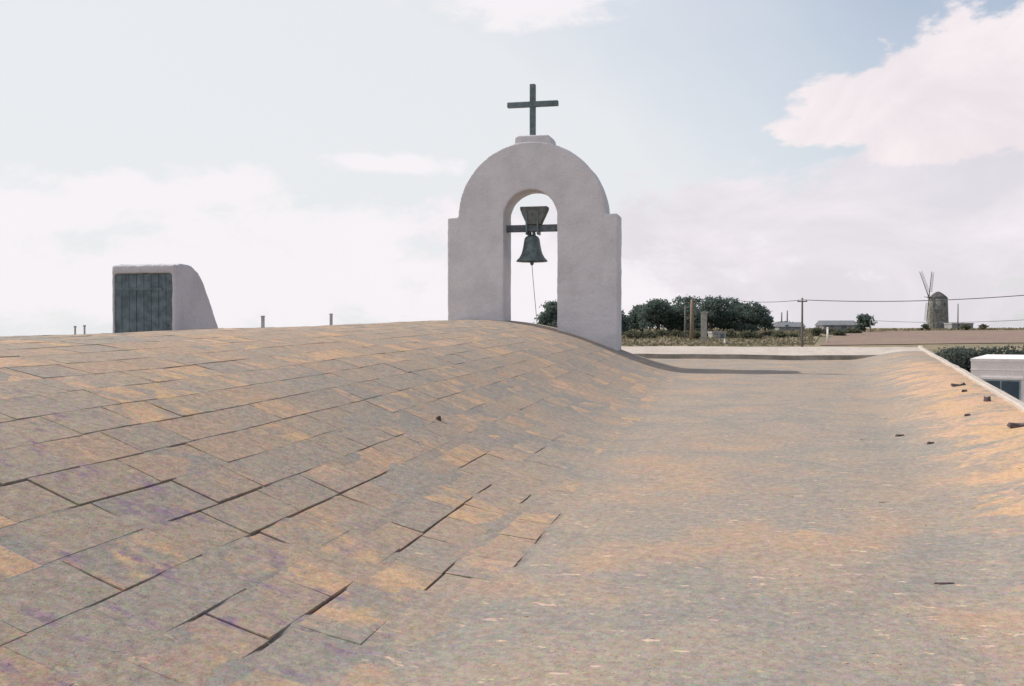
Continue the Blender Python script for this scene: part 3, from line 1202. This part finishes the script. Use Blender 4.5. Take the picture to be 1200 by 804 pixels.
GB = 'bushes in the dry fields'
labs_b = ['olive green bush in the dry field below the pine clump']
rb = random.Random(77)
for i in range(15):
    px = 738 + i * 13.5 + rb.uniform(-4, 4)
    tree('bush', px, rb.uniform(226, 245), rb.uniform(386, 392), rb.uniform(14, 22), labs_b[0], GB, 200 + i, 520, .30, 'bush', .02, 'bush', 5)
for i in range(6):
    px = 958 + i * 9 + rb.uniform(-3, 3)
    tree('bush', px, rb.uniform(236, 262), rb.uniform(383, 388), rb.uniform(12, 18), 'olive green bush between the utility pole and the grey barn', GB, 230 + i, 420, .30, 'bush', .02, 'bush', 5)
for i, px in enumerate((1084, 1131, 1152)):
    tree('bush', px, 280, 380.5, 10, 'small grey-green bush at the foot of the windmill', GB, 250 + i, 260, .28, 'bush', .02, 'bush', 4)

# evergreen row behind the white house
GH = 'evergreens behind the white house'
hl = ['dark evergreen at the free end of the row beside the roof edge', 'dark evergreen second from the free end of the row', 'dark evergreen third from the free end of the row',
      'dark evergreen fourth from the free end of the row', 'dark evergreen fifth from the free end of the row', 'dark evergreen sixth from the free end of the row']
for i, px in enumerate((1112, 1133, 1156, 1178, 1201, 1226)):
    x, y = polar(px, 74 + rb.uniform(-1.2, 1.2))
    z = land_z(x, y)
    H = EYE - 21.5 / 1200 * 74 - z + rb.uniform(-.08, .08)
    t = thing('evergreen_tree', hl[i], 'tree', (x, y, z), rb.uniform(0, 6), GH)
    lobes = [(rb.uniform(-.2, .2), rb.uniform(-.2, .2), H * q, 1.4, 1.4, H * .13) for q in (.16, .3, .45, .6, .74, .86)]
    link('crown', leaves_mesh('evergreen_crown', lobes, 6500, .14, M['hedge'], 300 + i), None, t)
    bm = bmesh.new()
    add_tube(bm, [(0, 0, -.2), (.03, 0, H * .5), (0, 0, H * .9)], [.16, .11, .04], 8)
    link('trunk', mesh_of(bm, 'trunk', True), M['trunk'], t)

# dry stalks over the near fields: nobody could count them
r_ = random.Random(5)
verts, faces, rnd = [], [], []
for k in range(9000):
    px = r_.uniform(690, 1290)
    D = r_.uniform(196, 300)
    x, y = polar(px, D)
    if px > 955 and D < 276:
        continue
    z = land_z(x, y)
    h = r_.uniform(.25, .75)
    wd = r_.uniform(.2, .6)
    a = r_.uniform(0, math.pi)
    cx_, sx_ = math.cos(a) * wd, math.sin(a) * wd
    k0 = len(verts)
    verts += [(x - cx_, y - sx_, z), (x + cx_, y + sx_, z), (x + r_.gauss(0, .15), y + r_.gauss(0, .15), z + h)]
    faces.append((k0, k0 + 1, k0 + 2))
    rnd += [r_.random()] * 3
me = bpy.data.meshes.new('dry_grass')
me.from_pydata(verts, [], faces)
a_ = me.attributes.new('rnd', 'FLOAT', 'POINT')
a_.data.foreach_set('value', rnd)
me.materials.append(M['dry'])
o = link('dry_grass', me)
o['kind'] = 'stuff'
o['label'] = 'dry grass and weeds over the fields'
o['category'] = 'grass'


# ------------------------------------------------------------------ utility poles and cables
def utility_pole(px, D, ytop, rad, label, arm=True, mat='pole', name='utility_pole', cat='utility pole', group=None):
    x, y = polar(px, D)
    z = land_z(x, y)
    H = EYE + (384 - ytop) / 1200 * D - z
    t = thing(name, label, cat, (x, y, z), 0, group)
    tube('shaft', [(0, 0, -.3), (0, 0, H * .5), (0, 0, H)], [rad * 1.2, rad, rad * .8], M[mat], t, 8)
    if arm:
        box('crossarm', (-.7, .7, -.07 - rad, .0 - rad * .7, H - .62, H - .46), M[mat], t)
        for sx in (-.6, 0, .6):
            i_ = lathe('insulator', [(0, 0), (.05, 0), (.08, .06), (.05, .1), (.07, .16), (0, .2)], M['postgrey'], t, 8, (sx, -.035 - rad * .85, H - .465))
    return t, Vector((x, y, z + H - .3))


GU = 'utility poles along the fields'
_, pA = utility_pole(940, 150, 349, .16, 'tall utility pole with crossarm between the pines and the windmill', group=GU)
_, pB = utility_pole(1330, 118, 330, .16, 'tall utility pole with crossarm in the fields behind the white house', group=GU)
_, pC = utility_pole(916, 300, 366, .2, 'short far pole beside the pines, nearer the pines of two', False, group=GU)
_, pD = utility_pole(922.5, 300, 364, .2, 'short far pole beside the pines, nearer the tall utility pole', False, group=GU)
_, pE = utility_pole(1122.5, 285, 356, .16, 'thin pole standing over the low building beside the windmill', False, group=GU)
_, pF = utility_pole(803, 232, 358, .2, 'thin grey pole in front of the pine clump', False, group=GU)
_, pG = utility_pole(1020, 262, 374, .12, 'short pole carrying the low wire by the round tree', False, group=GU)
_, pH = utility_pole(1290, 190, 366, .14, 'short pole carrying the low wire behind the white house', False, group=GU)
_, pI = utility_pole(811, 222, 351, .42, 'stout brown pole standing against the pine clump', False, 'brownpole', 'brown_pole', 'pole')


def cable(name, a, b, sag, rad, label, group):
    pts = []
    for k in range(25):
        u = k / 24
        p = a.lerp(b, u)
        p.z -= sag * 4 * u * (1 - u)
        pts.append(p)
    o = tube(name, pts, rad, M['wire'], None, 5)
    return tag(o, label, 'cable', group)


GC = 'overhead cables'
pine_pt = at_depth(868, 352.5, 205)
cable('cable', pA + Vector((0, -.2, .0)), pB, .9, .055, 'dark overhead cable from the tall utility pole past the windmill', GC)
cable('cable', pA + Vector((0, -.2, .0)), pine_pt, .3, .05, 'dark overhead cable from the tall utility pole into the pines', GC)
cable('cable', pG, pH, 1.0, .05, 'low overhead wire crossing behind the foot of the windmill', GC)

# pale stone pillar, white marker post and small houses below the pines
x, y = polar(825, 216)
z = land_z(x, y)
t = thing('stone_pillar', 'pale stone pillar in front of the pine clump', 'pillar', (x, y, z))
H = EYE + (384 - 365) / 1200 * 216 - z
bm = bmesh.new()
add_box(bm, -.62, .62, -.5, .5, -.3, H - .35)
bmesh.ops.bevel(bm, geom=bm.edges[:], offset=.06, segments=1, affect='EDGES')
link('shaft', mesh_of(bm, 'shaft'), M['palestone'], t)
bm = bmesh.new()
prism(bm, [(-.8, H - .352), (-.8, H - .15), (-.35, H), (.35, H), (.8, H - .15), (.8, H - .352)], 'y', -.65, .65)
link('cap', mesh_of(bm, 'cap'), M['palestone'], t)


def house(name, px, D, wpx, ywall, yridge, depth, label, wallm, roofm, windows, gable_roof=True, rz=YAW):
    x, y = polar(px, D)
    z = land_z(x, y)
    Wd = wpx / 1200 * D
    hw = EYE + (384 - ywall) / 1200 * D - z
    hr = EYE + (384 - yridge) / 1200 * D - z
    t = thing(name, label, 'house' if 'house' in name else name.split('_')[-1], (x, y, z), rz)
    bm = bmesh.new()
    add_box(bm, -Wd / 2, Wd / 2, 0, depth, -.3, hw)
    link('wall', mesh_of(bm, 'wall'), M[wallm], t)
    bm = bmesh.new()
    if gable_roof:
        prism(bm, [(-.35, hw + .003), (depth / 2, hr), (depth + .35, hw + .003), (depth + .35, hw - .14), (-.35, hw - .14)], 'x', -Wd / 2 - .25, Wd / 2 + .25)
    else:
        add_box(bm, -Wd / 2 - .12, Wd / 2 + .12, -.12, depth + .12, hw + .002, hr)
    link('roof', mesh_of(bm, 'roof'), M[roofm], t)
    for u, z0, ww, hh, kind in windows:
        xx = -Wd / 2 + u * Wd
        o = box(kind, (xx - ww / 2, xx + ww / 2, -.04, .06, z0, z0 + hh), M['frame'], t)
        if kind == 'window':
            box('pane', (xx - ww / 2 + .1, xx - .04, -.055, -.03, z0 + .1, z0 + hh - .1), M['glass'], o)
            box('pane', (xx + .04, xx + ww / 2 - .1, -.055, -.03, z0 + .1, z0 + hh - .1), M['glass'], o)
        else:
            box('panel', (xx - ww / 2 + .1, xx + ww / 2 - .1, -.055, -.03, z0 + .1, z0 + hh - .1), M['door'], o)
    return t


house('small_house', 843, 232, 16, 391, 388.5, 5, 'small pale house low in front of the pine clump', 'palestone', 'palestone', [(.3, .9, 1.0, .9, 'window'), (.7, .02, 1.0, 1.6, 'door')], False)
house('grey_barn', 985, 275, 40, 381, 375.5, 7, 'long low grey barn beside the round tree', 'greywall', 'rooftile', [(.25, 1.0, 1.2, .9, 'window'), (.6, .02, 1.6, 1.9, 'door')])
house('low_outbuilding', 1128, 288, 25, 380, 378.5, 5, 'long low grey outbuilding right beside the windmill', 'greywall', 'greywall', [(.3, 1.0, 1.0, .8, 'window')], False)
house('small_house', 792, 262, 18, 379.5, 377, 5, 'small pale hut half hidden among the pines', 'palestone', 'palestone', [(.5, 1.0, 1.0, .9, 'window')], False)
house('small_house', 928, 282, 30, 383, 377.5, 6, 'small dark roofed house behind the tall utility pole', 'greywall', 'rooftile', [(.3, .9, 1.0, .9, 'window')])

for px, D, yt, lab in ((849.5, 205, 397.5, 'short white marker post in the stubble below the small pale house'), (970, 205, 383.5, 'white marker post at the rim of the ploughed field')):
    x, y = polar(px, D)
    z = land_z(x, y)
    H = EYE + (384 - yt) / 1200 * D - z
    t = thing('marker_post', lab, 'post', (x, y, z))
    tube('shaft', [(0, 0, -.2), (0, 0, H - .1)], .2, M['white'], t, 8)
    lathe('top', [(0, .12), (.12, .1), (.22, 0), (.22, -.12), (0, -.12)], M['white'], t, 8, (0, 0, H - .12))

# ------------------------------------------------------------------ windmill
D = 300
x, y = polar(1099, D)
z = land_z(x, y)
mill = thing('windmill', 'old round stone windmill with bare lattice sails and a dark cap', 'windmill', (x, y, z), YAW)
Hm = EYE + (384 - 350) / 1200 * D - z
rb_, rt_ = 2.95, 2.65
tow = lathe('tower', [(rb_, -.4), (rb_ * .985, Hm * .3), (rb_ * .95, Hm * .6), (rt_ * 1.0, Hm), (rt_ * .9, Hm + .05), (0, Hm + .05)], M['millstone'], mill, 40)
capm = lathe('cap', [(rt_ * .98, Hm - .1), (rt_ * 1.02, Hm + .15), (rt_ * .82, Hm + .75), (rt_ * .5, Hm + 1.45), (rt_ * .2, Hm + 1.95), (0, Hm + 2.1)], M['thatch'], mill, 28)
dr = box('door', (-.5, .5, -rb_ - .03, -rb_ + .3, 0, 1.9), M['door'], mill)
box('frame', (-.62, .62, -rb_ + .02, -rb_ + .35, 0, 2.05), M['palestone'], dr)
for zz, an in ((Hm * .55, -.5), (Hm * .78, .35)):
    wn = box('window', (-.3, .3, -.12, .12, 0, .7), M['glass'], mill)
    rr_ = rb_ * .95
    wn.location = (math.sin(an) * rr_, -math.cos(an) * rr_, zz)
    wn.rotation_euler = (0, 0, an)
# windshaft points left and a little towards the church; the sails turn in a plane seen almost edge-on
shaft_dir = Vector((-.93, -.36, .08)).normalized()
hub = shaft_dir * (rt_ + .75) + Vector((0, 0, Hm + .05))
tube('windshaft', [Vector((0, 0, Hm + .0)), hub + shaft_dir * .5], .22, M['sailwood'], mill, 8)
e1 = shaft_dir.cross(Vector((0, 0, 1))).normalized()
e2 = e1.cross(shaft_dir).normalized()
for a, L in ((R(-3), 7.6), (R(30), 9.0), (R(178), 7.2), (R(210), 9.0)):
    d = e1 * math.sin(a) + e2 * math.cos(a)
    s_ = d.cross(shaft_dir)
    arm = tube('sail_arm', [hub, hub + d * L * .5, hub + d * L], [.15, .12, .08], M['sailwood'], mill, 6)
    bm = bmesh.new()
    for off in (.12, .55, .95):
        add_tube(bm, [hub + d * 1.6 + s_ * off, hub + d * (L - .3) + s_ * off], .045, 4)
    for q in range(int((L - 2) / .48)):
        b0 = hub + d * (1.7 + q * .48)
        add_tube(bm, [b0, b0 + s_ * 1.0], .04, 4)
    link('sail_lattice', mesh_of(bm, 'sail_lattice'), M['sailwood'], arm)
tube('bowsprit', [hub + shaft_dir * .4, hub + shaft_dir * 1.8], .08, M['sailwood'], mill, 6)

# ------------------------------------------------------------------ white house beside the church
x, y = polar(1138, 45)
wh = thing('white_house', 'white flat-roofed house with a dark window beside the church wall', 'house', (x, y, 0), R(-17))
Hh = EYE - 37 / 1200 * 45
box('wall', (0, 11, 0, 8, -.3, Hh - .10), M['white'], wh)
rf = box('roof', (-.02, 11.02, -.02, 8.02, Hh - .098, Hh + .03), M['white'], wh)
box('cornice', (-.03, 11.03, -.02, -.001, Hh - .47, Hh - .44), M['white'], wh)
wz = EYE - 76 / 1200 * 45


def house_window(x0, x1, z0, z1):
    o = box('window', (x0, x1, -.035, .05, z0, z1), M['frame'], wh)
    mid = (x0 + x1) / 2
    box('pane', (x0 + .07, mid - .03, -.05, -.03, z0 + .07, z1 - .07), M['glass'], o)
    box('pane', (mid + .03, x1 - .07, -.05, -.03, z0 + .07, z1 - .07), M['glass'], o)
    box('sill', (x0 - .1, x1 + .1, -.14, .02, z0 - .08, z0 - .003), M['white'], o)
    box('lintel', (x0 - .08, x1 + .08, -.07, .02, z1 + .003, z1 + .1), M['white'], o)


house_window(.42, 1.98, wz - .35, EYE - 60 / 1200 * 45)
house_window(2.85, 4.4, wz - .9, EYE - 62 / 1200 * 45)
house_window(.7, 2.1, .9, 2.2)
house_window(5.4, 6.9, wz - .9, EYE - 62 / 1200 * 45)
